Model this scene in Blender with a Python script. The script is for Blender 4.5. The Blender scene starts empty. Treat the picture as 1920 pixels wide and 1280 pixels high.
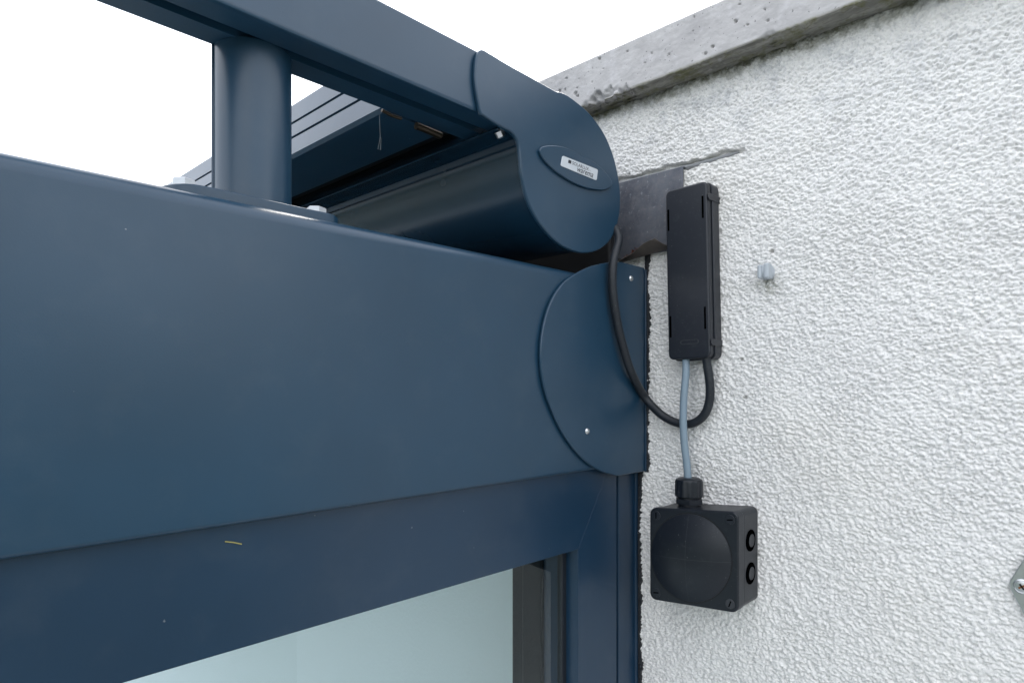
import bpy, bmesh, math, random
import numpy as np
from mathutils import Vector, Matrix

S = bpy.context.scene
C = S.collection
RNG = np.random.default_rng(7)
random.seed(7)

# ------------------------------------------------------------------ camera
F_PX, CX, HY = 1199.0, 960.0, 728.0          # focal length, centre column, horizon row (1920 wide frame)
CAM = Vector((-0.667, -0.42, 2.2))
YAW = math.radians(43.8)
cd = bpy.data.cameras.new("camera"); cam = bpy.data.objects.new("camera", cd); C.objects.link(cam)
cam.location = CAM
cam.rotation_euler = (math.radians(90), 0, YAW - math.radians(90))
cd.sensor_width = 36; cd.sensor_fit = 'HORIZONTAL'; cd.lens = 36 * F_PX / 1920
cd.shift_y = (HY - 640) / 1920
cd.clip_start = 0.01; cd.clip_end = 400
S.camera = cam

# ------------------------------------------------------------------ light
CLOUD = (3.16, 3.15, 3.15)
SUN_AZ, SUN_EL = 32.0, 50.0                   # azimuth measured from +X towards +Y: the sun stands behind the house
w = bpy.data.worlds.new("World"); S.world = w; w.use_nodes = True
nt = w.node_tree
sky = nt.nodes.new('ShaderNodeTexSky'); sky.sky_type = 'NISHITA'; sky.sun_disc = False
sky.sun_elevation = math.radians(SUN_EL); sky.sun_rotation = math.radians(90 - SUN_AZ)
sky.dust_density = 2.0; sky.air_density = 1.0; sky.ozone_density = 1.0
# a thin, bright, nearly even veil of cloud over the blue
tc = nt.nodes.new('ShaderNodeTexCoord')
cn = nt.nodes.new('ShaderNodeTexNoise'); cn.inputs['Scale'].default_value = 2.2; cn.inputs['Detail'].default_value = 6; cn.inputs['Roughness'].default_value = .55
nt.links.new(tc.outputs['Generated'], cn.inputs['Vector'])
cr_ = nt.nodes.new('ShaderNodeValToRGB'); nt.links.new(cn.outputs['Fac'], cr_.inputs[0])
cr_.color_ramp.elements[0].position = .35; cr_.color_ramp.elements[0].color = (.62, .62, .62, 1)
cr_.color_ramp.elements[1].position = .65; cr_.color_ramp.elements[1].color = (.95, .95, .95, 1)
cm = nt.nodes.new('ShaderNodeMix'); cm.data_type = 'RGBA'; nt.links.new(cr_.outputs[0], cm.inputs[0])
nt.links.new(sky.outputs[0], cm.inputs[6]); cm.inputs[7].default_value = (CLOUD[0], CLOUD[1], CLOUD[2], 1)
nt.links.new(cm.outputs[2], nt.nodes['Background'].inputs[0])
nt.nodes['Background'].inputs[1].default_value = 0.15
sd = bpy.data.lights.new("sun", 'SUN'); sun = bpy.data.objects.new("sun", sd); C.objects.link(sun)
sd.energy = 0.8; sd.angle = math.radians(12); sd.color = (1.0, 0.95, 0.88)
a, e = math.radians(SUN_AZ), math.radians(SUN_EL)
sun.rotation_euler = Vector((math.cos(a) * math.cos(e), math.sin(a) * math.cos(e), math.sin(e))).to_track_quat('Z', 'Y').to_euler()
sun.location = (3, 3, 8)
S.view_settings.view_transform = 'Standard'; S.view_settings.look = 'None'
S.view_settings.exposure = 2.25; S.view_settings.gamma = 1.0; S.view_settings.use_curve_mapping = False
S.render.engine = 'CYCLES'
S.cycles.max_bounces = 10; S.cycles.transparent_max_bounces = 12

# ------------------------------------------------------------------ helpers
FW = (math.cos(YAW), math.sin(YAW)); RT = (math.sin(YAW), -math.cos(YAW))

def ray(px):
    t = (px - CX) / F_PX
    return FW[0] + t * RT[0], FW[1] + t * RT[1]

def on_y(px, py, y):                          # point of the plane Y = y seen at a pixel of the measured photo
    rx, ry = ray(px); d = (y - CAM.y) / ry
    return Vector((CAM.x + rx * d, y, CAM.z + (HY - py) * d / F_PX))

def on_x(px, py, x):
    rx, ry = ray(px); d = (x - CAM.x) / rx
    return Vector((x, CAM.y + ry * d, CAM.z + (HY - py) * d / F_PX))

def link(o, parent=None):
    C.objects.link(o)
    if parent: o.parent = parent
    return o

def mesh_obj(name, verts, faces, mat=None, parent=None, smooth=True, sharp=35):
    me = bpy.data.meshes.new(name)
    me.from_pydata([tuple(v) for v in verts], [], faces)
    bm = bmesh.new(); bm.from_mesh(me); bmesh.ops.recalc_face_normals(bm, faces=bm.faces); bm.to_mesh(me); bm.free()
    finish(me, smooth, sharp)
    if mat: me.materials.append(mat)
    return link(bpy.data.objects.new(name, me), parent)

def finish(me, smooth=True, sharp=35):
    if smooth:
        me.polygons.foreach_set('use_smooth', [True] * len(me.polygons))
        me.set_sharp_from_angle(angle=math.radians(sharp))

def bm_obj(name, bm, mat=None, parent=None, smooth=True, sharp=35):
    me = bpy.data.meshes.new(name)
    bmesh.ops.recalc_face_normals(bm, faces=bm.faces)
    bm.to_mesh(me); bm.free(); finish(me, smooth, sharp)
    if mat: me.materials.append(mat)
    return link(bpy.data.objects.new(name, me), parent)

def bevel(o, wdt, seg=2, ang=30):
    m = o.modifiers.new('bevel', 'BEVEL'); m.width = wdt; m.segments = seg
    m.limit_method = 'ANGLE'; m.angle_limit = math.radians(ang); m.use_clamp_overlap = True
    return o

AX = {'x': lambda a, b, c: (c, a, b), 'y': lambda a, b, c: (a, c, b), 'z': lambda a, b, c: (a, b, c)}

def prism(name, pts, axis, c0, c1, mat=None, parent=None, sharp=35):
    """outline pts extruded along an axis: x -> pts are (y,z), y -> (x,z), z -> (x,y)"""
    f = AX[axis]; n = len(pts)
    v = [f(p[0], p[1], c0) for p in pts] + [f(p[0], p[1], c1) for p in pts]
    fc = [tuple(range(n)), tuple(range(2 * n - 1, n - 1, -1))] + [(i, (i + 1) % n, n + (i + 1) % n, n + i) for i in range(n)]
    return mesh_obj(name, v, fc, mat, parent, True, sharp)

def box(name, x0, x1, y0, y1, z0, z1, mat=None, parent=None, bev=0.0, seg=2):
    o = prism(name, [(x0, y0), (x1, y0), (x1, y1), (x0, y1)], 'z', z0, z1, mat, parent)
    if bev: bevel(o, bev, seg)
    return o

def round_rect(x0, x1, y0, y1, r, n=5):
    if not isinstance(r, (tuple, list)): r = (r,) * 4
    out = []
    for (cx, cy, a0, q) in ((x1, y1, 0, r[0]), (x0, y1, 90, r[1]), (x0, y0, 180, r[2]), (x1, y0, 270, r[3])):
        sx = -1 if a0 in (0, 270) else 1; sy = -1 if a0 in (0, 90) else 1
        for k in range(n + 1):
            t = math.radians(a0 + 90 * k / n)
            out.append((cx + sx * q + q * math.cos(t), cy + sy * q + q * math.sin(t)))
    res = []
    for p in out:
        if not res or (abs(p[0] - res[-1][0]) + abs(p[1] - res[-1][1])) > 1e-7: res.append(p)
    return res

def catmull(pts, n=6, closed=False):
    P = [Vector(p) for p in pts]; out = []; m = len(P)
    rng = range(m) if closed else range(m - 1)
    for i in rng:
        if closed: p0, p1, p2, p3 = P[i - 1], P[i], P[(i + 1) % m], P[(i + 2) % m]
        else: p0, p1, p2, p3 = P[max(i - 1, 0)], P[i], P[i + 1], P[min(i + 2, m - 1)]
        for k in range(n):
            t = k / n
            out.append(0.5 * ((2 * p1) + (-p0 + p2) * t + (2 * p0 - 5 * p1 + 4 * p2 - p3) * t * t + (-p0 + 3 * p1 - 3 * p2 + p3) * t ** 3))
    if not closed: out.append(P[-1])
    return out

def tube(name, pts, r, mat=None, parent=None, sides=14):
    P = [Vector(p) for p in pts]; v = []; fc = []
    up = None
    for i, p in enumerate(P):
        t = (P[min(i + 1, len(P) - 1)] - P[max(i - 1, 0)]).normalized()
        if up is None: up = t.orthogonal().normalized()
        up = (up - t * up.dot(t)).normalized(); s = t.cross(up)
        rr = r(i / (len(P) - 1)) if callable(r) else r
        for k in range(sides):
            q = 2 * math.pi * k / sides
            v.append(p + (up * math.cos(q) + s * math.sin(q)) * rr)
    for i in range(len(P) - 1):
        for k in range(sides):
            k2 = (k + 1) % sides
            fc.append((i * sides + k, i * sides + k2, (i + 1) * sides + k2, (i + 1) * sides + k))
    fc.append(tuple(range(sides))); fc.append(tuple(range((len(P) - 1) * sides, len(P) * sides)))
    return mesh_obj(name, v, fc, mat, parent, True, 60)

def lathe(name, prof, n, mat=None, parent=None, sharp=35, mod=None):
    """prof: (radius, height) pairs round local Z"""
    v = []; fc = []
    for r, h in prof:
        for k in range(n):
            q = 2 * math.pi * k / n; rr = r * (mod(k, h) if mod else 1)
            v.append((rr * math.cos(q), rr * math.sin(q), h))
    for i in range(len(prof) - 1):
        for k in range(n):
            k2 = (k + 1) % n
            fc.append((i * n + k, i * n + k2, (i + 1) * n + k2, (i + 1) * n + k))
    fc.append(tuple(range(n))); fc.append(tuple(range((len(prof) - 1) * n, len(prof) * n)))
    return mesh_obj(name, v, fc, mat, parent, True, sharp)

def thing(name, label, cat, loc=(0, 0, 0), group=None):
    o = bpy.data.objects.new(name, None); o.empty_display_size = .05; C.objects.link(o); o.location = loc
    tag(o, label, cat, group); return o

def tag(o, label, cat, group=None):
    o['label'] = label; o['category'] = cat
    if group: o['group'] = group
    return o

WALLROT = Matrix(((0, 0, -1), (-1, 0, 0), (0, 1, 0)))     # local x = right along the wall, y = up, z = out of the wall

def wall_thing(name, label, cat, loc, spin=0.0, group=None):
    o = thing(name, label, cat, loc, group)
    o.rotation_euler = (WALLROT @ Matrix.Rotation(spin, 3, 'Z')).to_euler()
    return o

# ------------------------------------------------------------------ materials
def mat(name, col, rough=.5, metal=0.0, spec=.5):
    m = bpy.data.materials.new(name); m.use_nodes = True
    b = m.node_tree.nodes['Principled BSDF']
    b.inputs['Base Color'].default_value = (*col, 1); b.inputs['Roughness'].default_value = rough
    b.inputs['Metallic'].default_value = metal; b.inputs['Specular IOR Level'].default_value = spec
    return m, m.node_tree.nodes, m.node_tree.links, b

def node(N, t, **kw):
    n = N.new(t)
    for k, v in kw.items():
        if k in n.inputs: n.inputs[k].default_value = v
        else: setattr(n, k, v)
    return n

def coords(N):
    return N.new('ShaderNodeTexCoord').outputs['Object']

def noise(N, L, vec, scale, detail=2.0, rough=.5, dist=0.0):
    n = N.new('ShaderNodeTexNoise'); L.new(vec, n.inputs['Vector'])
    n.inputs['Scale'].default_value = scale; n.inputs['Detail'].default_value = detail
    n.inputs['Roughness'].default_value = rough; n.inputs['Distortion'].default_value = dist
    return n.outputs['Fac']

def ramp(N, L, fac, stops):
    r = N.new('ShaderNodeValToRGB'); L.new(fac, r.inputs[0]); el = r.color_ramp.elements
    while len(el) < len(stops): el.new(.5)
    for q, (p, c) in zip(el, stops):
        q.position = p; q.color = (c, c, c, 1) if not isinstance(c, (tuple, list)) else (*c, 1)
    return r.outputs[0]

def mix(N, L, fac, A, B):
    n = N.new('ShaderNodeMix'); n.data_type = 'RGBA'
    if isinstance(fac, (int, float)): n.inputs[0].default_value = fac
    else: L.new(fac, n.inputs[0])
    for s, X in ((6, A), (7, B)):
        if isinstance(X, (tuple, list)): n.inputs[s].default_value = (*X, 1)
        else: L.new(X, n.inputs[s])
    return n.outputs[2]

def math_n(N, L, op, A, B):
    n = N.new('ShaderNodeMath'); n.operation = op
    for i, X in enumerate((A, B)):
        if isinstance(X, (int, float)): n.inputs[i].default_value = X
        else: L.new(X, n.inputs[i])
    return n.outputs[0]

def bump(N, L, b, h, strength, dist):
    n = N.new('ShaderNodeBump'); n.inputs['Strength'].default_value = strength; n.inputs['Distance'].default_value = dist
    L.new(h, n.inputs['Height']); L.new(n.outputs[0], b.inputs['Normal'])

def painted(name, col, rough, dust=.5, haze=.05, spec=.55, rvar=.12):
    m, N, L, b = mat(name, col, rough, 0, spec)
    v = coords(N)
    big = noise(N, L, v, 9, 3)
    tone = mix(N, L, ramp(N, L, big, [(.3, 0), (.7, 1)]), tuple(c * .92 for c in col), tuple(c * 1.08 for c in col))
    speck = ramp(N, L, noise(N, L, v, 210, 1), [(.80, 0), (.82, 1)])
    sparse = ramp(N, L, noise(N, L, v, 37, 1), [(.55, 0), (.65, 1)])
    k = math_n(N, L, 'MULTIPLY', math_n(N, L, 'MULTIPLY', speck, sparse), dust)
    c2 = mix(N, L, k, tone, (.45, .47, .48))
    film = ramp(N, L, noise(N, L, v, 26, 4, .65), [(.52, 0), (.85, haze)])
    c3 = mix(N, L, film, c2, (.25, .27, .28))
    L.new(c3, b.inputs['Base Color'])
    L.new(math_n(N, L, 'ADD', math_n(N, L, 'MULTIPLY', noise(N, L, v, 14, 3), rvar), rough - rvar / 2), b.inputs['Roughness'])
    bump(N, L, b, noise(N, L, v, 900, 1), .045, .0006)
    return m

PAINT = painted('anthracite_powder_coat', (.0112, .043, .081), .33)
PAINT_DK = painted('anthracite_satin_profile', (.0068, .030, .064), .33)
TUBE = painted('cassette_paint', (.006, .026, .050), .27, .35, 0, .5, .02)

def plastic(name, col, rough, sc=120):
    m, N, L, b = mat(name, col, rough)
    v = coords(N)
    dust = ramp(N, L, noise(N, L, v, sc, 5, .7), [(.55, 0), (.85, .10)])
    fleck = ramp(N, L, noise(N, L, v, 700, 1), [(.76, 0), (.79, .4)])
    c = mix(N, L, dust, col, (.20, .21, .22)); c = mix(N, L, fleck, c, (.35, .35, .34))
    L.new(c, b.inputs['Base Color'])
    bump(N, L, b, noise(N, L, v, 1600, 2), .12, .0004)
    return m

BLACK = plastic('black_plastic', (.009, .012, .019), .40)
BLACK2 = plastic('black_box_plastic', (.007, .010, .016), .38)
RUBBER = plastic('black_rubber', (.009, .013, .019), .5)
GREYPVC = plastic('grey_cable_sheath', (.20, .27, .33), .5)
CLIPGREY = plastic('grey_clip_plastic', (.44, .48, .52), .5)
PIT = mat('slot_black', (.0008, .0009, .001), 1, 0, 0)[0]
WORN = plastic('scuffed_plastic', (.032, .035, .042), .55)
DARK = mat('dark_recess', (.008, .009, .011), .7)[0]

m, N, L, b = mat('galvanised_steel', (.62, .64, .65), .32, 1.0); STEEL = m
L.new(math_n(N, L, 'ADD', math_n(N, L, 'MULTIPLY', noise(N, L, coords(N), 300, 3), .25), .2), b.inputs['Roughness'])
m, N, L, b = mat('zinc_bolt', (.52, .55, .58), .42, .6); BOLT = m

m, N, L, b = mat('weathered_lead', (.12, .14, .19), .5, .2); LEAD = m
v = coords(N)
mp = N.new('ShaderNodeMapping'); L.new(v, mp.inputs[0]); mp.inputs['Scale'].default_value = (8, 60, 60)
st = ramp(N, L, noise(N, L, mp.outputs[0], 2.2, 5, .7), [(.45, 0), (.8, 1)])
chalk = ramp(N, L, noise(N, L, v, 160, 4, .7), [(.60, 0), (.72, .8)])
patch = ramp(N, L, noise(N, L, v, 22, 4, .6), [(.35, 0), (.65, 1)])
c = mix(N, L, patch, (.056, .064, .086), (.115, .125, .148)); c = mix(N, L, math_n(N, L, 'MULTIPLY', st, .35), c, (.25, .22, .22))
c = mix(N, L, math_n(N, L, 'MULTIPLY', chalk, .5), c, (.42, .44, .47)); L.new(c, b.inputs['Base Color'])
bump(N, L, b, noise(N, L, v, 90, 4), .25, .002)

m, N, L, b = mat('tar_sealant', (.012, .014, .018), .38); TAR = m
bump(N, L, b, noise(N, L, coords(N), 500, 3), .5, .002)
m, N, L, b = mat('grey_caulk', (.23, .24, .25), .6); CAULK = m
bump(N, L, b, noise(N, L, coords(N), 240, 4), .4, .002)
m, N, L, b = mat('silver_label', (.60, .64, .68), .38, .3); LABEL = m
INK = mat('black_print', (.02, .022, .03), .6)[0]
INKG = mat('grey_print', (.30, .32, .34), .6)[0]
m, N, L, b = mat('awning_fabric', (.02, .022, .025), .9)
FABRIC = m

# stucco: the relief is in the mesh, the material adds grit, algae and weather stains
m, N, L, b = mat('white_stucco', (.72, .73, .73), .92, 0, .25); STUCCO = m
v = coords(N)
sep = N.new('ShaderNodeSeparateXYZ'); L.new(v, sep.inputs[0])
n1 = ramp(N, L, noise(N, L, v, 14, 5, .65), [(.3, 0), (.75, 1)])
c = mix(N, L, n1, (.815, .805, .79), (.86, .85, .83))
n2 = ramp(N, L, noise(N, L, v, 420, 3, .6), [(.34, 1), (.48, 0)])
c = mix(N, L, math_n(N, L, 'MULTIPLY', n2, .55), c, (.40, .40, .41))
warm = ramp(N, L, noise(N, L, v, 5, 2), [(.52, 0), (.72, .5)])
c = mix(N, L, warm, c, (.82, .80, .76))
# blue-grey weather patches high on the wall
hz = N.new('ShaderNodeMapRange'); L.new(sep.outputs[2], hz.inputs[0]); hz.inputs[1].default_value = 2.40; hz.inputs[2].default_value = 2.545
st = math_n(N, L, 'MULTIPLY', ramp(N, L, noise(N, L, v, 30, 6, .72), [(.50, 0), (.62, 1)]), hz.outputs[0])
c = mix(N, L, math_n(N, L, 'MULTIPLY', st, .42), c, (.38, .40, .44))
# soft shade below the cable clip, painted in as a mottled greenish stain
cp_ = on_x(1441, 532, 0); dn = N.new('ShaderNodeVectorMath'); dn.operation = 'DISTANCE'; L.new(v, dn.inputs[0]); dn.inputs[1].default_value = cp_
clip_shade = math_n(N, L, 'MULTIPLY', ramp(N, L, dn.outputs['Value'], [(.004, 1), (.017, 0)]), ramp(N, L, noise(N, L, v, 190, 4, .7), [(.42, 0), (.58, 1)]))
c = mix(N, L, math_n(N, L, 'MULTIPLY', clip_shade, .7), c, (.26, .26, .20))
# algae growing on the top edge of the render
ha = N.new('ShaderNodeMapRange'); L.new(math_n(N, L, 'ADD', sep.outputs[2], math_n(N, L, 'MULTIPLY', noise(N, L, v, 70, 5, .7), .040)), ha.inputs[0])
ha.inputs[1].default_value = 2.557; ha.inputs[2].default_value = 2.572
c = mix(N, L, math_n(N, L, 'MULTIPLY', ha.outputs[0], .9), c, (.105, .105, .055))
L.new(c, b.inputs['Base Color'])
bump(N, L, b, noise(N, L, v, 1000, 3, .65), .5, .0012)

m, N, L, b = mat('old_concrete', (.36, .36, .37), .85, 0, .3); CONCRETE = m
v = coords(N)
sep = N.new('ShaderNodeSeparateXYZ'); L.new(v, sep.inputs[0])
n1 = ramp(N, L, noise(N, L, v, 20, 6, .65), [(.3, 0), (.7, 1)])
c = mix(N, L, n1, (.38, .37, .375), (.53, .52, .52))
wh = ramp(N, L, noise(N, L, v, 60, 4, .55), [(.55, 0), (.72, .5)]); c = mix(N, L, wh, c, (.62, .61, .63))
pit = ramp(N, L, noise(N, L, v, 330, 1), [(.71, 0), (.75, 1)]); c = mix(N, L, math_n(N, L, 'MULTIPLY', pit, .7), c, (.08, .08, .085))
mp = N.new('ShaderNodeMapping'); L.new(v, mp.inputs[0]); mp.inputs['Scale'].default_value = (160, 9, 160)
streak = noise(N, L, mp.outputs[0], 1.0, 4, .6)
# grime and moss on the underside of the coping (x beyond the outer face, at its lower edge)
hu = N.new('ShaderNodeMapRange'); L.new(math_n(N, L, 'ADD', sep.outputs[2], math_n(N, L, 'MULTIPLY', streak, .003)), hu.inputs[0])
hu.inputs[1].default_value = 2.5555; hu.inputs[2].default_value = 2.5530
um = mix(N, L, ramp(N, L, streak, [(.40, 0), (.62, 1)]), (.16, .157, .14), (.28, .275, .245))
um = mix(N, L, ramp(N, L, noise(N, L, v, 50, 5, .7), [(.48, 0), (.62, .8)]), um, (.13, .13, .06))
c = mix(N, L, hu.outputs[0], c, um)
L.new(c, b.inputs['Base Color'])
bump(N, L, b, noise(N, L, v, 500, 4, .6), .35, .001)

m, N, L, b = mat('inner_plaster', (.85, .86, .86), .9, 0, .2); PLASTER = m
bump(N, L, b, noise(N, L, coords(N), 160, 3), .3, .002)

def thin_glass(name, tint):
    m = bpy.data.materials.new(name); m.use_nodes = True
    N, L = m.node_tree.nodes, m.node_tree.links
    for n in list(N):
        if n.type == 'BSDF_PRINCIPLED': N.remove(n)
    tr = N.new('ShaderNodeBsdfTransparent'); tr.inputs[0].default_value = (*tint, 1)
    gl = N.new('ShaderNodeBsdfGlossy'); gl.inputs['Roughness'].default_value = 0.0; gl.inputs[0].default_value = (.95, 1, 1, 1)
    fr = N.new('ShaderNodeFresnel'); fr.inputs[0].default_value = 1.52
    mx = N.new('ShaderNodeMixShader')
    k = math_n(N, L, 'MULTIPLY', fr.outputs[0], 1.0)
    L.new(k, mx.inputs[0]); L.new(tr.outputs[0], mx.inputs[1]); L.new(gl.outputs[0], mx.inputs[2])
    L.new(mx.outputs[0], N['Material Output'].inputs[0])
    return m
GLASS = thin_glass('window_glass', (.82, .945, 1.0))
ROOFGLASS = thin_glass('roof_glass', (.88, .94, .93))

# ------------------------------------------------------------------ ground
m, N, L, b = mat('lawn', (.035, .05, .028), .9); LAWN = m
L.new(mix(N, L, noise(N, L, coords(N), 3, 5), (.025, .036, .02), (.05, .066, .038)), b.inputs['Base Color'])
m, N, L, b = mat('terrace_paving', (.30, .29, .27), .85); PAVE = m
L.new(mix(N, L, noise(N, L, coords(N), 6, 6), (.22, .22, .225), (.32, .32, .325)), b.inputs['Base Color'])
o = mesh_obj('lawn', [(-150, -150, 0), (150, -150, 0), (150, 150, 0), (-150, 150, 0)], [(0, 1, 2, 3)], LAWN); o['kind'] = 'structure'
o = box('terrace', -4.5, 0.02, -4.0, 6.0, -.1, .04, PAVE); o['kind'] = 'structure'

bm = bmesh.new(); ring = []  # unseen wooded ring, added to darken the low horizon in reflections
for k in range(120):
    t = 2 * math.pi * k / 120; hh = 9 + 3.5 * math.sin(3 * t + 1) + 2 * math.sin(11 * t) + random.uniform(-.8, .8)
    ring.append([bm.verts.new((math.cos(t) * r_, math.sin(t) * r_, z_)) for r_, z_ in ((55, -.5), (62, hh * .6), (72, hh), (95, hh * .9), (110, -.5))])
for k in range(120):
    for q in range(4): bm.faces.new((ring[k][q], ring[(k + 1) % 120][q], ring[(k + 1) % 120][q + 1], ring[k][q + 1]))
m, N, L, b = mat('unseen_slope', (.035, .05, .025), .95)
L.new(mix(N, L, noise(N, L, coords(N), .4, 6, .7), (.015, .025, .012), (.06, .08, .04)), b.inputs['Base Color'])
o = bm_obj('reflection_hills', bm, m); o['kind'] = 'structure'

# ------------------------------------------------------------------ house wall
house = thing('house_wall', 'white rough stuccoed house wall under a grey concrete coping', 'wall')

def smooth_noise(ny, nz, dy, dz, sy, sz, ang=0.0):
    """gaussian-filtered noise by FFT; sizes in metres, rotated by ang"""
    r = RNG.standard_normal((ny, nz))
    fy = np.fft.fftfreq(ny, dy)[:, None]; fz = np.fft.fftfreq(nz, dz)[None, :]
    u = fy * math.cos(ang) + fz * math.sin(ang); q = -fy * math.sin(ang) + fz * math.cos(ang)
    g = np.exp(-2 * (math.pi ** 2) * ((u * sy) ** 2 + (q * sz) ** 2))
    f = np.fft.ifft2(np.fft.fft2(r) * g).real
    return f / f.std()

STEP = .00075
Y0, Y1, Z0, Z1 = -.42, .095, 2.2 - .40, 2.565
ys = np.arange(Y0, Y1, STEP); zs = np.arange(Z0, Z1, STEP)
ny, nz = len(ys), len(zs)
grain = smooth_noise(ny, nz, STEP, STEP, .0012, .0009, math.radians(-20))
grain2 = smooth_noise(ny, nz, STEP, STEP, .0026, .0014, math.radians(-28))
low = smooth_noise(ny, nz, STEP, STEP, .020, .020)
fine = smooth_noise(ny, nz, STEP, STEP, .00075, .0006)
crumb = .14 * grain2 + .52 * grain + .88 * fine
crumb = np.where(crumb > 0, .62 * crumb, 1.15 * crumb); crumb = np.clip(crumb, -2.0, 1.3)
patchy = smooth_noise(ny, nz, STEP, STEP, .028, .016, math.radians(-25))
h = .00092 * crumb * (1 + .10 * np.clip(patchy, -1.8, 1.8)) + .0005 * low
YY, ZZ = np.meshgrid(ys, zs, indexing='ij')
def yz(px, py): p = on_x(px, py, 0.0); return p.y, p.z
# the slot sawn into the render above the flashing
(sa_y, sa_z), (sb_y, sb_z), (sc_y, sc_z) = yz(1150, 343), yz(1290, 308), yz(1397, 279)
jag = smooth_noise(ny, nz, STEP, STEP, .0035, .0035)
cz = np.interp(-YY, [-sa_y, -sb_y, -sc_y], [sa_z, sb_z, sc_z])
along = np.clip((YY - sc_y) / .03, 0, 1)
hw = (.0020 + .0026 * along) * (1 + .25 * jag)
inside = (np.abs(ZZ - cz + .0008) < hw) & (YY > sc_y)
h = np.where(inside, -.007 + .0005 * jag, h)
# drill holes
for px, py, r in ((1390, 673, .0022), (1397, 745, .0024), (1447, 471, .0026)):
    hy, hz_ = yz(px, py); d = np.hypot((YY - hy), (ZZ - hz_)) + .0006 * jag
    h = np.where(d < r, -.008, h); 
# taper to a plain plane at the rim of the finely modelled field
edge = np.minimum(np.minimum(YY - Y0, Y1 - YY), np.minimum(ZZ - Z0, Z1 - ZZ)); h *= np.clip(edge / .01, 0, 1)
yall = np.concatenate([[-.80, -.6, -.5, -.45], ys, [.12, .5, 1.5, 3.0]])
zall = np.concatenate([[0.0, 1.0, 1.5, 1.7], zs, [2.568]])
H = np.zeros((len(yall), len(zall))); H[4:4 + ny, 4:4 + nz] = h
YA, ZA = np.meshgrid(yall, zall, indexing='ij')
co = np.stack([-H, YA, ZA], -1).reshape(-1, 3)
nzz = len(zall); ii, jj = np.meshgrid(np.arange(len(yall) - 1), np.arange(nzz - 1), indexing='ij')
base = (ii * nzz + jj).ravel()
quads = np.stack([base, base + 1, base + nzz + 1, base + nzz], 1)      # normals face -X
def grid_mesh(name, co, quads, mtl, parent):
    me = bpy.data.meshes.new(name)
    me.vertices.add(len(co)); me.vertices.foreach_set('co', co.astype(np.float32).ravel())
    me.loops.add(quads.size); me.loops.foreach_set('vertex_index', quads.astype(np.int32).ravel())
    me.polygons.add(len(quads)); me.polygons.foreach_set('loop_start', np.arange(0, quads.size, 4, dtype=np.int32))
    me.update(calc_edges=True); me.validate()
    me.polygons.foreach_set('use_smooth', [True] * len(quads))
    me.materials.append(mtl)
    return link(bpy.data.objects.new(name, me), parent)
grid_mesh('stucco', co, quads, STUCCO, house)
box('masonry', .014, .28, -.80, 3.0, 0, 2.566, PLASTER, house)
# inside the glazed room the same wall is plastered smooth
box('inner_plaster', -.012, -.001, .090, 3.0, .05, 2.2 + .09, PLASTER, house)

# concrete coping: swept section with broken lower arris and air holes
XO, ZB, ZT = .030, 2.550, 2.609
cy = np.concatenate([[-.82, -.7, -.55], np.arange(-.45, .24, .0012), [.3, .6, 1.2, 2.0, 3.02]])
nf, nsf = 56, 30
prof_x = np.concatenate([np.full(nf, -XO), np.linspace(-XO, .004, nsf)[1:]])
prof_z = np.concatenate([np.linspace(ZT - .003, ZB, nf), np.full(nsf - 1, ZB)])
prof_x = np.concatenate([[.30, -XO + .003], prof_x]); prof_z = np.concatenate([[ZT, ZT], prof_z])
npf = len(prof_x); nyc = len(cy)
PX = np.repeat(prof_x[None], nyc, 0); PZ = np.repeat(prof_z[None], nyc, 0); PY = np.repeat(cy[:, None], npf, 1)
r1 = smooth_noise(nyc, npf, .0012, .0012, .0030, .0022); r2 = smooth_noise(nyc, npf, .0012, .0012, .0012, .0012)
face = np.zeros(npf); face[3:nf + 1] = 1; sof = np.zeros(npf); sof[nf + 2:-1] = 1
PX = PX + face[None] * (.00011 * r1 + .00007 * r2)
PZ = PZ + sof[None] * (.0006 * r1 + .0003 * r2)
# broken lower edge
wob = smooth_noise(nyc, 1, .0012, 1, .006, 1)[:, 0]; wob2 = smooth_noise(nyc, 1, .0012, 1, .0018, 1)[:, 0]
edge_up = np.clip(.0006 * wob + .0005 * wob2, -.0004, .003)
def chip(px0, px1, depth):
    ya, yb = on_x(px0, 180, -XO).y, on_x(px1, 150, -XO).y
    t = (cy - yb) / (ya - yb); return np.where((t > 0) & (t < 1), depth * np.sin(np.pi * np.clip(t, 0, 1)) ** .7, 0)
cut = chip(1085, 1185, .0125) * (1 + .16 * wob2) + chip(1418, 1462, .006) + edge_up
up = PZ - ZB
k = np.clip((cut[:, None] - up) / .004, 0, 1) * (PX < -XO + .02)
rough = np.clip(r1 * .5 + .9, .2, 2)
PX = PX + np.where(k > 0, np.minimum(cut[:, None], .0125) * .75 * k * rough * np.clip(1 - up / np.maximum(cut[:, None], 1e-5) * .6, 0, 1), 0)
PZ = PZ + np.where((k > 0) & (up < .001), np.minimum(cut[:, None] * .35, .005) * np.clip((-PX) / XO, 0, 1), 0)
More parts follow.
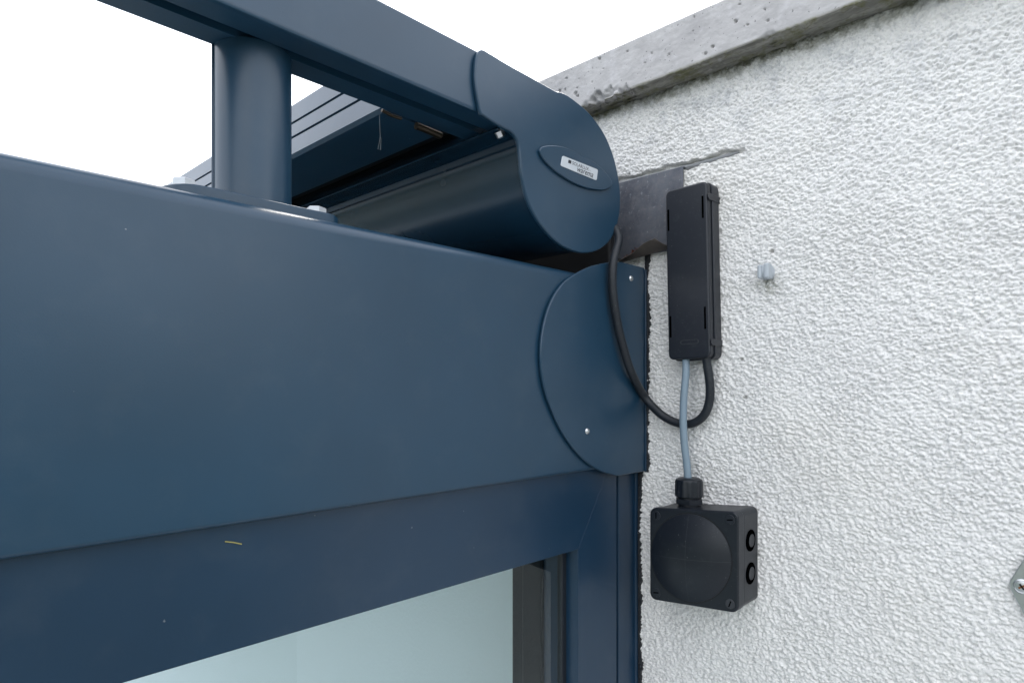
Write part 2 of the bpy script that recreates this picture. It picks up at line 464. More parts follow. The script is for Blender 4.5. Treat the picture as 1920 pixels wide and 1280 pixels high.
# air holes
for _ in range(28):
    hy = random.uniform(-.40, .10); hz_ = random.uniform(ZB + .012, ZT - .005); r = random.choice((.0008, .0009, .0011, .0014))
    d = np.hypot(PY - hy, (PZ - hz_) * 1.1); PX = PX + np.where((d < r) & (face[None] > 0), .003, 0)
for px, py, r in ((1379, 41, .0020), (1336, 88, .0019), (1322, 100, .0018), (1079, 175, .0022), (1083, 180, .0016), (1049, 171, .0020), (1124, 110, .0018)):
    p = on_x(px, py, -XO); d = np.hypot(PY - p.y, PZ - p.z); PX = PX + np.where((d < r) & (face[None] > 0), .004, 0)
co = np.stack([PX, PY, PZ], -1).reshape(-1, 3)
ii, jj = np.meshgrid(np.arange(nyc - 1), np.arange(npf - 1), indexing='ij'); base = (ii * npf + jj).ravel()
grid_mesh('coping', co, np.stack([base, base + npf, base + npf + 1, base + 1], 1)[:, ::-1], CONCRETE, house)
# caulk pressed into the slot
ca, cb, cc = on_x(1272, 322, .0045), on_x(1290, 316, .0045), on_x(1390, 285, .0045)
tube('caulk_joint', catmull([on_x(1150, 350, .003), on_x(1210, 334, .003), on_x(1272, 318, .003), on_x(1330, 302, .003), on_x(1386, 285, .004)], 10),
     lambda t: .0040 - .0024 * t + .0003 * math.sin(37 * t), CAULK, house, 8)

# ------------------------------------------------------------------ glazed extension
ext = thing('glazed_extension', 'anthracite glazed extension with a deep edge fascia butting against the house wall', 'extension')
ZC = CAM.z
FT, FB = ZC + .1176, ZC - .0892
XL = -3.2
fas = prism('fascia', round_rect(0.0, .085, FB, FT + .0072, (.004, .0115, .0035, .002), 8), 'x', XL, -.002, PAINT, ext)
# window frame under the fascia
FY = .0085                                    # the frame stands back behind the fascia
pc = on_y(1084, 1029, FY)                     # inner corner of the frame
xs0, xs1 = pc.x, on_y(1156, 1000, FY).x
HB = pc.z
mit = .00004
hd = mesh_obj('header_frame', [(XL, FY, HB), (xs0 - mit, FY, HB), (xs1 - mit, FY, FB + .02), (XL, FY, FB + .02),
                               (XL, FY + .06, HB), (xs0 - mit, FY + .06, HB), (xs1 - mit, FY + .06, FB + .02), (XL, FY + .06, FB + .02)],
              [(0, 1, 2, 3), (4, 7, 6, 5), (0, 4, 5, 1), (1, 5, 6, 2), (2, 6, 7, 3), (3, 7, 4, 0)], PAINT_DK, ext); bevel(hd, .0002, 1)
stl = mesh_obj('side_frame', [(xs0, FY, .1), (xs1, FY, .1), (xs1, FY, FB + .02), (xs0, FY, HB),
                              (xs0, FY + .06, .1), (xs1, FY + .06, .1), (xs1, FY + .06, FB + .02), (xs0, FY + .06, HB)],
               [(0, 1, 2, 3), (4, 7, 6, 5), (0, 4, 5, 1), (1, 5, 6, 2), (2, 6, 7, 3), (3, 7, 4, 0)], PAINT_DK, ext); bevel(stl, .0002, 1)
xj = on_y(1162, 1000, FY).x
box('jamb_profile', xj, -.0035, FY + .0015, .07, .05, FB + .03, PAINT_DK, ext, .0012)
box('jamb_lip', on_y(1190, 1000, FY).x, -.0005, FY - .002, FY + .012, .05, FB + .03, PAINT_DK, ext, .001)
box('joint_seal', xs1 - .001, xj + .001, FY + .006, .06, .05, FB + .03, DARK, ext)
# glazing
GY = .028
gb = on_y(1072, 1100, .018).x
box('glazing_bead', gb, xs0 + .002, .018, GY + .01, .1, HB, PAINT_DK, ext, .0008)
box('bead_gasket', gb - .008, gb + .001, GY - .003, GY + .004, .1, HB, RUBBER, ext, .0006)
box('header_gasket', XL, gb - .008, GY - .003, GY + .004, HB - .0025, HB + .004, RUBBER, ext, .0004)
mesh_obj('window_pane', [(XL, GY, .1), (gb, GY, .1), (gb, GY, HB + .01), (XL, GY, HB + .01)], [(0, 1, 2, 3)], GLASS, ext)
# post of the frame inside, along the house wall
INNER = mat('inner_profile', (.006, .009, .012), .5, 0, .08)[0]
box('inner_post', xs0 - .004, -.013, GY + .03, .088, .05, 2.3, INNER, ext, .002)
box('inner_post', -.072, -.013, .089, .132, .05, 2.3, INNER, ext, .002)
xw = on_x(960, 1100, -.030).y
box('inner_post', -.030, -.0125, .133, xw, .05, 2.3, INNER, ext, .002)
box('inner_header', XL, -.013, .07, .10, HB + .03, FT - .03, INNER, ext, .002)
box('roof_pane', XL, -.03, .09, 3.0, FT - .022, FT - .012, ROOFGLASS, ext)
box('cassette_shade_board', -.32, -.002, .09, 3.0, FT - .004, FT + .010, DARK, ext, .002)  # dark board added so the space under the cassette reads as shade
box('cassette_shade_strip', -.022, -.003, .034, 3.0, FT + .005, FT + .085, DARK, ext, .003)  # added dark strip on the wall, deepens the shade under the cassette
# rounded cover plate on the end of the fascia
PLY = -.0045
cap_px = [(1203, 488), (1165, 491), (1143, 492), (1112, 498), (1085, 510), (1060, 527), (1040, 553), (1026, 585), (1017, 625), (1014, 665), (1017, 705), (1025, 740),
          (1038, 775), (1055, 810), (1078, 843), (1103, 868), (1130, 884), (1158, 892), (1203, 893)]
pp = [on_y(x, y, PLY) for x, y in cap_px]
pl = [(p[0], p[1]) for p in catmull([(p.x, p.z, 0) for p in pp[1:-1]], 5)]
xr = -.004
pl = [(xr, pl[0][1])] + pl + [(xr, pl[-1][1])]
ep = prism('end_plate', pl, 'y', PLY, PLY + .0035, PAINT, ext, 40); bevel(ep, .0010, 2, 50)
ins = prism('plate_backing', [(x + .004 if x < -.02 else x, z * 1 + (.003 if z < ZC else -.003)) for x, z in pl], 'y', PLY + .0034, -.0002, DARK, ext)
box('plate_edge', xr + .0002, -.0004, PLY - .0015, .01, pl[-1][1], pl[0][1] - .002, PAINT_DK, ext, .0008)
for px, py in ((1101, 808), (1183, 522)):
    p = on_y(px, py, PLY)
    rv = lathe('rivet', [(.0034, 0), (.0034, .0003), (.0028, .0014), (.0016, .0020), (.0007, .0021)], 18, STEEL, ep, 50)
    rv.location = (p.x, PLY + .0001, p.z); rv.rotation_euler = (math.pi / 2, 0, 0)
# tarry sealant squeezed out along the wall
def ragged(name, z0, z1, yb, wmean, mtl, parent, seed):
    r = np.random.default_rng(seed); n = int((z1 - z0) / .0011); zz = np.linspace(z0, z1, n)
    def sm(s): 
        k = np.exp(-.5 * (np.arange(-12, 13) / s) ** 2); q = np.convolve(r.standard_normal(n + 24), k / k.sum(), 'valid')[:n]; return q / q.std()
    ww = wmean + .0011 * sm(7.0) + .0005 * sm(1.6); ww = np.clip(ww, .0008, .02)
    V = []; Fc = []
    for i, zv in enumerate(zz):
        bul = .0022 + .0006 * math.sin(i * 1.7) * r.random()
        for fx, fy in ((0.0, .0), (-bul * .9, .12), (-bul, .45), (-bul * .75, .82), (.003, 1.0)):
            V.append((fx, yb - fy * ww[i], zv))
    for i in range(n - 1):
        for k in range(4): a_ = i * 5 + k; Fc.append((a_, a_ + 1, a_ + 6, a_ + 5))
    return mesh_obj(name, V, Fc, mtl, parent, True, 50)
ragged('sealant_bead', pl[-1][1] - .001, pl[0][1] + .02, PLY + .002, .0062, TAR, ext, 3)
ragged('sealant_bead', .3, pl[-1][1] + .002, FY - .001, .0060, TAR, ext, 5)

# ------------------------------------------------------------------ awning on the roof
awn = thing('awning', 'anthracite roof awning with a round cassette against the house wall and square guide rail', 'awning', (0, 0, ZC + .15))
def to_local(o):                              # geometry is written in world coordinates; shift it under the Empty
    o.location = (o.location[0], o.location[1], o.location[2] - (ZC + .15)); return o
RB, RT_ = ZC + .2475, ZC + .3035
rail = [(0.0, RB + .004), (.0012, RB + .0012), (.004, RB), (.0225, RB), (.0225, RB + .012), (.0325, RB + .012), (.0325, RB), (.0545, RB), (.056, RB + .0015),
        (.056, RT_ - .003), (.053, RT_), (.003, RT_), (.0009, RT_ - .0009), (0.0, RT_ - .003)]
to_local(prism('guide_rail', rail, 'x', -1.75, -.232, PAINT, awn))
CPY = -.0045
cpx = [(893, 112), (897, 99), (903, 93), (912, 96), (950, 119), (1000, 147), (1040, 169.5), (1049, 172), (1062, 177), (1080, 190), (1100, 207), (1118, 228), (1135, 254), (1149, 288), (1158, 322),
       (1163, 358), (1163, 392), (1157, 424), (1146, 448), (1130, 464), (1112, 472), (1092, 474), (1070, 468), (1048, 456), (1024, 433), (1004, 405), (989, 372), (980, 335), (976, 300),
       (973, 272), (968, 258), (958, 247), (944, 240), (925, 229), (908, 218), (902, 212), (898, 195), (893, 165), (891, 140)]
cw = [(p.x, p.z) for p in (on_y(x, y, CPY) for x, y in cpx)]
csm = [(p[0], p[1]) for p in catmull([(x, z, 0) for x, z in cw], 4, True)]
ecap = to_local(prism('end_cap', csm, 'y', CPY, CPY + .0045, PAINT, awn, 40)); bevel(ecap, .0014, 3, 50)
# cassette body: the drum and its flat lip, running back along the wall
def inset(pts, d):
    n = len(pts); out = []
    area = sum(pts[i][0] * pts[(i + 1) % n][1] - pts[(i + 1) % n][0] * pts[i][1] for i in range(n)); sgn = 1 if area > 0 else -1
    for i in range(n):
        a_, b_ = Vector(pts[i - 1]), Vector(pts[(i + 1) % n]); t = (b_ - a_).normalized(); nn = Vector((-t.y, t.x)) * sgn
        out.append((pts[i][0] + nn.x * d, pts[i][1] + nn.y * d))
    return out
dpx = [(938, 239.5), (955, 213), (1000, 175), (1049, 174), (1062, 179), (1080, 192), (1100, 209), (1118, 230), (1135, 256), (1149, 290), (1158, 324), (1162, 358), (1162, 392), (1156, 424), (1145, 447),
       (1130, 462), (1112, 470), (1092, 472), (1070, 466), (1048, 454), (1024, 431), (1004, 403), (990, 372), (982, 335), (977.5, 300), (975.5, 283), (974, 273), (969, 261), (957, 249)]
dw = [(p.x, p.z) for p in (on_y(x, y, 0.0) for x, y in dpx)]
dw = inset(dw, .0022)
dsm = dw[:4] + [(p[0], p[1]) for p in catmull([(x, z, 0) for x, z in dw[3:26]], 5)][1:] + dw[26:]
to_local(prism('cassette', dsm, 'y', CPY + .0046, 2.6, TUBE, awn, 28))
# bead lines pressed along the cassette
for px, py in ((937, 240), (973, 271)):
    p = on_y(px, py, 0.0)
    to_local(box('cassette_bead', p.x - .0012, p.x + .0004, .001, 2.6, p.z - .0010, p.z + .0006, TUBE, awn, .0004, 1))
# fixing screw under the lip
sw = lathe('screw', [(.0050, 0), (.0050, .0012), (.0046, .0014), (.0046, .0052), (.0036, .0062)], 6, STEEL, awn, 25)
p = on_y(933, 243, .010); sw.location = p + Vector((.002, 0, -.001)); sw.rotation_euler = (math.radians(180), math.radians(-35), 0); to_local(sw)
# front bar with two grooves
bx = [(-.330, ZC + .2550), (-.3265, ZC + .2520), (-.3200, ZC + .2506), (-.2630, ZC + .2495), (-.2630, ZC + .3200), (-.3130, ZC + .3230), (-.3155, ZC + .3210)]
A, B = Vector(bx[-1]), Vector(bx[0]); dv = (B - A)
nrm = Vector((dv.y, -dv.x)).normalized()
if nrm.x < 0: nrm = -nrm
def fp(t, d=0.0): q = A + dv * t + nrm * d; return (q.x, q.y)
groove = []
for t in (.35, .645): groove += [fp(t), fp(t, .007), fp(t + .05, .007), fp(t + .05)]
to_local(prism('front_bar', bx + groove, 'y', .064, 2.6, PAINT, awn, 28))
to_local(box('fabric', -.27, -.20, .066, 2.6, ZC + .279, ZC + .2795, FABRIC, awn))
BRASS = mat('brass_dark', (.045, .036, .026), .4, .8)[0]
# runner bits between rail and front bar
q0, q1, q2, q3 = on_y(716, 207, .0585), on_y(752, 223, .0585), on_y(780, 236, .0585), on_y(826, 255, .0585)
to_local(tube('runner_pin', [q0, q0.lerp(q1, .5) + Vector((0, 0, -.001)), q1], .0016, BRASS, awn, 10))
to_local(tube('runner_pin', [q2, q3], .0034, BRASS, awn, 12))
# raised oval badge with its silver plate
BY = CPY - .0030
ov = [(1012.5, 284), (1015.5, 276.5), (1023.4, 273.4), (1038, 272.6), (1055, 275), (1072, 281), (1089, 289), (1105, 297.5), (1120, 308), (1134, 321), (1144, 334), (1148, 343), (1146, 350.5), (1138, 355), (1127, 356.5),
      (1105, 353.5), (1082, 345.5), (1058.6, 332.5), (1037, 316.5), (1021, 300)]
ow = [(p.x, p.z) for p in (on_y(x, y, BY) for x, y in ov)]
osm = [(p[0], p[1]) for p in catmull([(x, z, 0) for x, z in ow], 5, True)]
bd = to_local(prism('badge', osm, 'y', BY, CPY + .0002, PAINT, awn, 40)); bevel(bd, .0008, 2, 50)
bd.parent = ecap; bd.location = (0, 0, 0)
LY = BY - .0006
TL, TR, BR, BL = [on_y(x, y, LY) for x, y in ((1055, 291.6), (1121.5, 318), (1119, 338.8), (1051.3, 311))]
def lab(u, v): return (TL * (1 - u) + TR * u) * (1 - v) + (BL * (1 - u) + BR * u) * v
lp = [lab(u, v) for u, v in [(x, y) for x, y in round_rect(0, 1, 0, 1, .0, 1)]]
rr = []
for (cu, cv, a0) in ((.96, .86, 0), (.04, .86, 90), (.04, .14, 180), (.96, .14, 270)):
    for k in range(5):
        t = math.radians(a0 + 22.5 * k); rr.append(lab(cu + .04 * math.cos(t), cv + .14 * math.sin(t)))
lbp = prism('name_plate', [(p.x, p.z) for p in rr], 'y', LY, BY + .0002, LABEL, ecap, 40); bevel(lbp, .0003, 2, 50)

def lettering(text, u0, u1, v0, v1, name, mtl, shear=0.0, bold=0.0):
    cu = bpy.data.curves.new('t', 'FONT'); cu.body = text; cu.resolution_u = 4; cu.offset = bold
    to = bpy.data.objects.new('t', cu); C.objects.link(to)
    dg = bpy.context.evaluated_depsgraph_get(); me = bpy.data.meshes.new_from_object(to.evaluated_get(dg))
    bpy.data.objects.remove(to); bpy.data.curves.remove(cu)
    vs = np.array([v.co[:] for v in me.vertices]); x0, x1 = vs[:, 0].min(), vs[:, 0].max(); y0, y1 = vs[:, 1].min(), vs[:, 1].max()
    out = []
    for v in vs:
        fy = (v[1] - y0) / (y1 - y0); fx = (v[0] - x0) / (x1 - x0) + shear * (fy - .5)
        p = lab(u0 + (u1 - u0) * fx, v1 + (v0 - v1) * fy); out.append((p.x, LY - .00012, p.z))
    fc = [tuple(p.vertices) for p in me.polygons]; bpy.data.meshes.remove(me)
    return mesh_obj(name, out, fc, mtl, ecap, False)
lettering('SOLARLUX', .275, .735, .16, .47, 'lettering', INK, 0, .006)
lettering('warema', .42, .885, .56, .90, 'lettering', INK, .04, .008)
lettering('by', .755, .80, .30, .46, 'lettering', INKG)
sq = [lab(u, v) for u, v in ((.165, .17), (.245, .17), (.245, .47), (.165, .47))]
mesh_obj('logo_square', [(p.x, LY - .00012, p.z) for p in sq], [(0, 1, 2, 3)], INK, ecap, False)

# ------------------------------------------------------------------ post that carries the rail
post = thing('support_post', 'short anthracite post with a rounded side bolted on the fascia under the awning rail', 'post', (-.465, .03, FT))
PT = ZC + .1322
def loc_post(o): o.location = o.location - Vector((-.465, .03, FT)); return o
PCX, PCY, PR = -.456, .051, .0275
prof = [(PCX + PR * math.cos(2 * math.pi * k / 56), PCY + PR * math.sin(2 * math.pi * k / 56)) for k in range(56)]
loc_post(prism('column', prof, 'z', PT, RB + .0005, PAINT, post, 40))
vd = (Vector((PCX, PCY)) - CAM.xy).normalized(); lf = Vector((-vd.y, vd.x))
sp = Vector((PCX, PCY)) + PR * (lf * .955 - vd * .297)
loc_post(tube('seam_rib', [(sp.x, sp.y, PT), (sp.x, sp.y, RB + .0004)], .0014, PAINT, post, 8))
pa, pb = -.526, -.3950
bp = []
for k in range(13):
    t = math.radians(-90 + 180 * k / 12); bp.append((pb - .020 + .020 * math.cos(t), .0460 + .0325 * math.sin(t)))
for k in range(13):
    t = math.radians(90 + 180 * k / 12); bp.append((pa + .020 + .020 * math.cos(t), .0460 + .0325 * math.sin(t)))
bpo = loc_post(prism('base_plate', bp, 'z', FT + .0073, PT, PAINT, post, 40)); bevel(bpo, .0009, 2, 50)
for (px, yv) in ((344, .0330), (593, .030)):
    p = on_y(px, 345, yv)
    bo = lathe('bolt', [(.0092, 0), (.0092, .0012), (.0076, .0014), (.0076, .0060), (.0066, .0068)], 6, BOLT, post, 25)
    bo.location = (p.x, yv, PT); bo.rotation_euler = (0, 0, math.radians(17)); loc_post(bo)
    wa = lathe('washer', [(.0096, 0), (.0096, .0013)], 24, BOLT, bo, 25); wa.location = (0, 0, .00015)

# ------------------------------------------------------------------ lead flashing with its bent drip edge
fl = thing('metal_flashing', 'bent grey lead flashing let into the wall slot beside the awning cassette', 'flashing', (0, 0, 0))
fx = -.0048
ptop = on_x(1281, 313, fx); A_ = on_x(1190, 487, fx); B_ = on_x(1256, 466, fx); L_ = on_x(1128, 505, fx); R_ = on_x(1279, 459, fx)
zt = ptop.z; yr_, yl_ = ptop.y, on_x(1110, 400, fx).y
nseg = 24; V = []; Fc = []
rs = np.random.default_rng(4)
C_ = on_x(1227, 445, -.026); D_ = on_x(1160, 491, -.024)
for i in range(nseg + 1):
    t = i / nseg; y = yl_ + (yr_ - yl_) * t; wv = .0006 * math.sin(t * 9) + .0003 * rs.standard_normal()
    V.append((.004, y, zt + .001)); V.append((fx + wv * .3, y, zt)); V.append((fx + wv, y, (zt + A_.z) / 2)); V.append((fx + wv, y, A_.z + .004))
for i in range(nseg):
    for k in range(3): a_ = i * 4 + k; Fc.append((a_, a_ + 1, a_ + 5, a_ + 4))
fp_ = mesh_obj('flashing_plate', V, Fc, LEAD, fl, True, 40)
sol = fp_.modifiers.new('thick', 'SOLIDIFY'); sol.thickness = .0014; sol.offset = 0
E0 = Vector((fx - .001, L_.y, A_.z + .004)); E1 = Vector((fx - .001, B_.y - .003, A_.z + .004)); O0 = Vector((D_.x, D_.y + .01, D_.z)); V = []; Fc = []
ns = 12
for i in range(ns + 1):
    t = i / ns
    wl = Vector((fx - .0005, A_.y + .012 + (B_.y - .004 - A_.y - .012) * t, A_.z + (B_.z - A_.z) * t + .0005))
    ot = D_.lerp(C_, t) + Vector((.0010 * math.sin(7 * t), 0, .0010 * math.sin(11 * t)))
    for k in range(5):
        s = k / 4; q = wl.lerp(ot, s) + Vector((0, 0, -.0015 * math.sin(math.pi * s))); V.append(q)
for i in range(ns):
    for k in range(4): a_ = i * 5 + k; Fc.append((a_, a_ + 1, a_ + 6, a_ + 5))
m, N, L, b = mat('stained_lead', (.07, .06, .052), .6, .2); LEADB = m
L.new(mix(N, L, noise(N, L, coords(N), 120, 5, .7), (.045, .042, .042), (.115, .095, .08)), b.inputs['Base Color'])
lip = mesh_obj('drip_lip', V, Fc, LEADB, fl, True, 40)
sol = lip.modifiers.new('thick', 'SOLIDIFY'); sol.thickness = .0012; sol.offset = 0
m, N, L, b = mat('dead_leaf', (.16, .045, .022), .85); LEAF = m
tag_leaf = []
bm = bmesh.new()
for i in range(34):
    t = random.random(); p = D_.lerp(C_, .12 + .36 * t) + Vector((.004 + random.uniform(0, .010), random.uniform(-.002, .002), .0015 + random.uniform(0, .004)))
    s = random.uniform(.0014, .0036); R = Matrix.Rotation(random.uniform(0, 6.28), 3, Vector((random.random(), random.random(), random.random() + .1)).normalized())
    vs = [bm.verts.new(p + R @ Vector(q) * s) for q in ((-1, -.45, 0), (1, -.3, .2), (.9, .4, 0), (-.8, .5, .25))]
    bm.faces.new(vs)
lv = bm_obj('leaf_litter', bm, LEAF, None, False); lv['kind'] = 'stuff'; tag(lv, 'rusty brown leaf crumbs caught on the bent flashing edge', 'leaf litter')

# ------------------------------------------------------------------ slim connector box on the wall
cen = on_x(1299.5, 513, -.014)
slim = wall_thing('connector_box', 'tall slim black plastic connector box screwed to the white wall', 'connector box', (0, cen.y, cen.z), math.radians(1.3))
W2, H2, D2 = .0262, .0965, .0255
bs = prism('box_base', round_rect(-W2 + .0005, W2 - .0005, -H2, H2, .007, 5), 'z', .001, D2 * .62, BLACK, slim); bevel(bs, .0008)
ld = prism('lid', round_rect(-W2, W2 - .002, -H2 + .0015, H2 - .001, .006, 5), 'z', D2 * .62 + .0003, D2, BLACK, slim); bevel(ld, .0018, 3)
# end caps of the side wall that stand proud
for s in (-1, 1):
    e_ = prism('side_rib', round_rect(-.0145, .0145, -.0035, .0035, .0025, 3), 'z', 0, .0012, BLACK, bs)
    e_.rotation_euler = (math.radians(90), 0, math.radians(90)); e_.location = (W2 - .001, s * (H2 - .018), .012); 
    e_.data.transform(Matrix.Rotation(math.radians(90), 4, 'Z')); bevel(e_, .0004)
for x, y in ((-W2 + .0034, .062), (W2 - .0072, .068), (-W2 + .0034, -.058), (W2 - .0072, -.052)):
    box('clip_slot', x - .0011, x + .0011, y - .0120, y + .0120, D2 - .0006, D2 + .00018, PIT, ld)
pf = round_rect(-.0110, .0110, -.0025, .0025, .0024, 6); pi = round_rect(-.0102, .0102, -.0018, .0018, .0017, 6)
n = len(pf); V = [(x, y, D2 + .00035) for x, y in pf] + [(x, y, D2 + .00035) for x, y in pi] + [(x, y, D2 - .0003) for x, y in pf] + [(x, y, D2 - .0003) for x, y in pi]
Fc = []
for i in range(n):
    j = (i + 1) % n; Fc += [(i, j, n + j, n + i), (i, 2 * n + i, 2 * n + j, j), (n + i, n + j, 3 * n + j, 3 * n + i)]
em = mesh_obj('embossed_frame', V, Fc, WORN, ld); em.location = (.000, -.0765, 0)

# ------------------------------------------------------------------ square junction box with a domed lid
cen = on_x(1297, 1045, -.050)
KS = .085                                     # the box sits a little out of square on the wall
jb = wall_thing('junction_box', 'square black junction box with a domed round lid and cable gland on top', 'junction box', (0, cen.y, cen.z))
def shear_mesh(o):
    for v_ in o.data.vertices:
        v_.co.y += KS * v_.co.x
    return o
Q = .0508
jbb = shear_mesh(prism('box_base', round_rect(-Q + .0008, Q - .0008, -Q + .0008, Q - .0008, .007, 6), 'z', .001, .0352, BLACK2, jb)); bevel(jbb, .0008)
jl = shear_mesh(prism('lid', round_rect(-Q, Q, -Q, Q, .0075, 6), 'z', .0358, .050, BLACK2, jb)); bevel(jl, .0016, 3)
RD = .0462
domp = [(RD + .0004, -.0004), (RD, .0)] + [(RD * math.cos(t) , .0075 * math.sin(t)) for t in [math.radians(q) for q in range(6, 90, 6)]]
def dprof():
    out = [(RD + .0003, -.0003)]
    for k in range(0, 16):
        r = RD * (1 - k / 16); out.append((r, .0086 * (1 - (r / RD) ** 2) + .0008))
    out.append((.0002, .0094)); return out
dm = lathe('dome', dprof(), 72, BLACK2, jl, 40); shear_mesh(dm); dm.location = (-.0025, -.0005, .050)
# dark seam round the dome and the faint cross on it
sm_ = shear_mesh(lathe('dome_seam', [(RD - .001, .0002), (RD + .0012, .0002), (RD + .0012, .0004), (RD - .001, .0004)], 72, DARK, jl, 40)); sm_.location = (-.0025, -.0005, .050)
for ang in (0, 90):
    V = []; Fc = []; nn = 28
    for i in range(nn + 1):
        s = -RD + 2 * RD * i / nn; zz = .0086 * (1 - (s / RD) ** 2) + .00088
        for d in (-.00022, .00022):
            V.append((s, d, zz + .00012) if ang == 0 else (d, s, zz + .00012))
    for i in range(nn): a_ = i * 2; Fc.append((a_, a_ + 1, a_ + 3, a_ + 2))
    cr = shear_mesh(mesh_obj('moulding_line', V, Fc, WORN, jl)); cr.location = (-.0025, -.0005, .050)
for sx in (-1, 1):
    for sy in (-1, 1):
        x, y = sx * (Q - .0085), sy * (Q - .0085)
        scw = lathe('lid_screw', [(.0050, -.0005), (.0050, .0006), (.0044, .0010)], 24, WORN if (sx, sy) == (1, -1) else BLACK, jl, 40); scw.location = (x, y + KS * x, .050)
        an = {(-1, 1): 90, (1, 1): 8, (-1, -1): 10, (1, -1): 70}[(sx, sy)]
        sl = box('screw_slot', -.0032, .0032, -.0006, .0006, .0006, .00118, PIT, jl); sl.location = (x, y + KS * x, .050); sl.rotation_euler = (0, 0, math.radians(an))
# knock-outs on the right-hand side
for y in (.0170, -.0170):
    ring = lathe('knockout', [(.0112, -.0004), (.0112, .0005), (.0104, .0005), (.0100, .0002), (.0094, .0001), (.002, .0001)], 40, PIT, jbb, 40)
    ring.rotation_euler = (0, math.radians(90), 0); ring.location = (Q - .0008, y + KS * Q, .0195)
    cup = lathe('knockout_disc', [(.0066, -.0002), (.0066, .0003), (.0054, .0003), (.0050, .0001), (.001, .0001)], 40, BLACK2, jbb, 40)
    cup.rotation_euler = (0, math.radians(90), 0); cup.location = (Q - .0007, y + KS * Q - .0006, .0170)
# side seams
for zz in (.0352,):
    sd_ = shear_mesh(prism('lid_gasket', round_rect(-Q + .0012, Q - .0012, -Q + .0012, Q - .0012, .0066, 6), 'z', .0350, .0360, DARK, jb))
# gland
gx = on_x(1288, 940, -.028); gl_loc = jb.matrix_basis
gxl = -(gx.y - cen.y); 
def glp(name, prof, n, z, mod=None, mtl=BLACK2, sharp=35):
    o = lathe(name, prof, n, mtl, jb, sharp, mod); o.rotation_euler = (math.radians(-90), 0, 0); o.location = (gxl, Q + KS * gxl + z, .0235); return o
glp('gland_neck', [(.0118, -.002), (.0118, .003), (.0135, .003), (.0135, .0075), (.0118, .0078), (.0118, .011)], 24, 0)
glp('gland_hex', [(.0158, 0), (.0158, .0048), (.0150, .0054)], 6, .0026, None, BLACK2, 20)
glp('gland_nut', [(.0142, 0), (.0150, .0010), (.0150, .0165), (.0140, .0192), (.0110, .0208), (.0060, .0210)], 48, .0096,
    lambda k, h: (1.0 if (k % 4) < 2 else .945) if h < .017 else 1.0, BLACK2, 30)

# ------------------------------------------------------------------ cables
GZ = -.0235
bc = [on_y(1140, 410, .012), on_y(1155, 432, -.004), on_y(1160, 450, -.010), on_y(1154, 474, -.0125), on_y(1149, 500, -.0125), on_y(1149, 545, -.012), on_y(1156, 596, -.012), on_y(1167, 645, -.012), on_y(1184, 698, -.012),
      on_x(1209, 744, -.013), on_x(1240, 777, -.012), on_x(1272, 793, -.011), on_x(1299, 793, -.011), on_x(1320, 778, -.012), on_x(1330, 752, -.013), on_x(1331, 720, -.015), on_x(1326, 684, -.017), on_x(1324, 670, -.018)]
cab = tube('black_cable', catmull(bc, 10), .0048, RUBBER, None, 16); tag(cab, 'thick black cable looping from the awning cassette up into the slim box', 'cable')
gc = [on_x(1286, 672, -.018), on_x(1286, 700, -.0215), on_x(1282.5, 740, -.024), on_x(1281, 785, -.025), on_x(1283, 830, -.0245), on_x(1288, 872, GZ), on_x(1290, 905, GZ)]
gcab = tube('grey_cable', catmull(gc, 10), .0041, GREYPVC, None, 16); tag(gcab, 'light grey cable running down from the slim box into the gland', 'cable')

# ------------------------------------------------------------------ grey cable clip and steel plate on the wall
cl = on_x(1441, 512, 0)
clip = wall_thing('cable_clip', 'small light grey plastic cable clip fixed to the stucco', 'cable clip', (0, cl.y, cl.z))
bm = bmesh.new(); bmesh.ops.create_uvsphere(bm, u_segments=20, v_segments=12, radius=1)
for v_ in bm.verts: v_.co = Vector((v_.co.x * .0072, v_.co.y * .0098, max(v_.co.z, -.2) * .012 + .003))
for v_ in bm.verts:
    if v_.co.y < -.006: v_.co.y = -.006 - (-.006 - v_.co.y) * .3
bm_obj('clip_body', bm, CLIPGREY, clip, True, 60)
o = box('clip_prong', -.0055, -.0012, -.0072, .0070, .006, .0165, CLIPGREY, clip, .0018, 3)
o = box('clip_prong', .0008, .0062, -.0076, .0080, .006, .0160, CLIPGREY, clip, .0018, 3)

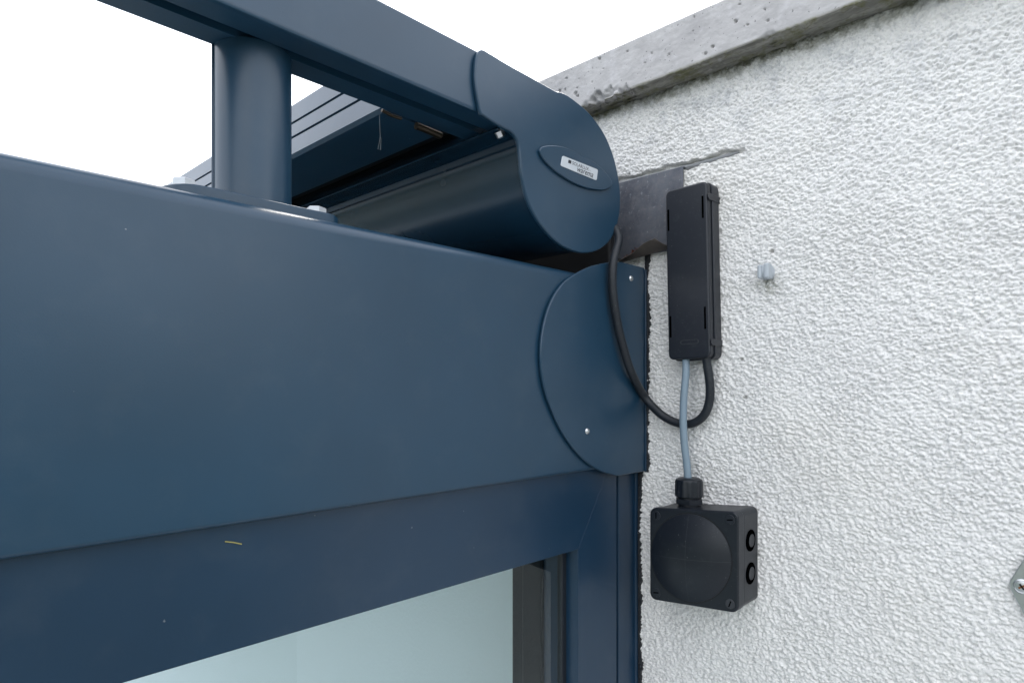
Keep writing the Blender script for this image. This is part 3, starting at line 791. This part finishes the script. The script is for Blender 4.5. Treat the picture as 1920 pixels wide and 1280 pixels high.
pc2 = on_x(1911.5, 1096, 0)
fxp = wall_thing('fixing_plate', 'steel fixing plate with a rounded corner and crosshead screw at the right edge', 'plate', (0, pc2.y, pc2.z))
tri = [(-.0072, .0005), (.0140, .046), (.06, .046), (.06, -.046), (.0140, -.046)]
ptl = prism('plate', tri, 'z', .001, .0042, STEEL, fxp); bevel(ptl, .0006, 2)
for e_ in [ptl]:
    bmm = bmesh.new(); bmm.from_mesh(ptl.data)
    ed = [q for q in bmm.edges if all(abs(v_.co.x + .0072) < 1e-5 for v_ in q.verts)]
    bmesh.ops.bevel(bmm, geom=ed, offset=.004, segments=5, affect='EDGES', profile=.5); bmm.to_mesh(ptl.data); bmm.free(); finish(ptl.data)
sc_ = lathe('screw', [(.0060, 0), (.0060, .0008), (.0052, .0013), (.0046, .0004), (.0040, .0006), (.001, .0010)], 36, STEEL, fxp, 40); sc_.location = (.0020, 0, .0042)
RUST = mat('rust', (.20, .075, .02), .8)[0]
for an in (35, 125):
    q = box('screw_cross', -.0026, .0026, -.0007, .0007, .0002, .0013, RUST if an == 35 else DARK, sc_); q.rotation_euler = (0, 0, math.radians(an))

# ------------------------------------------------------------------ small debris
STRAW = mat('straw', (.32, .29, .10), .8)[0]
p0, p1 = on_y(422, 1014.5, FY - .0006), on_y(453, 1019.5, FY - .0006)
st_ = tube('straw_bit', [p0, p0.lerp(p1, .5) + Vector((0, -.0002, .0003)), p1], .00045, STRAW, None, 6); tag(st_, 'tiny yellow straw stuck on the dark header frame', 'straw')
WEB = mat('cobweb', (.25, .26, .27), .8)[0]
ct = on_y(712, 212, .062)
p0, p1, p2 = on_y(711.5, 215, .062), on_y(713, 258, .062), on_y(708.5, 280, .062)
cb = tube('cobweb', [p0, p1, p2, on_y(713.5, 281.5, .062), on_y(714.5, 258, .062)], 0.00016, WEB, None, 5); tag(cb, 'loose cobweb thread hanging below the awning rail', 'cobweb')

# area-weighted normals keep the flat faces flat beside their small rounded edges
for o in list(C.objects):
    if o.type == 'MESH' and o.name.split('.')[0] not in ('stucco', 'coping', 'lawn', 'reflection_hills', 'leaf_litter', 'lettering', 'logo_square', 'window_pane', 'sealant_bead'):
        m = o.modifiers.new('weighted', 'WEIGHTED_NORMAL'); m.keep_sharp = True; m.weight = 60
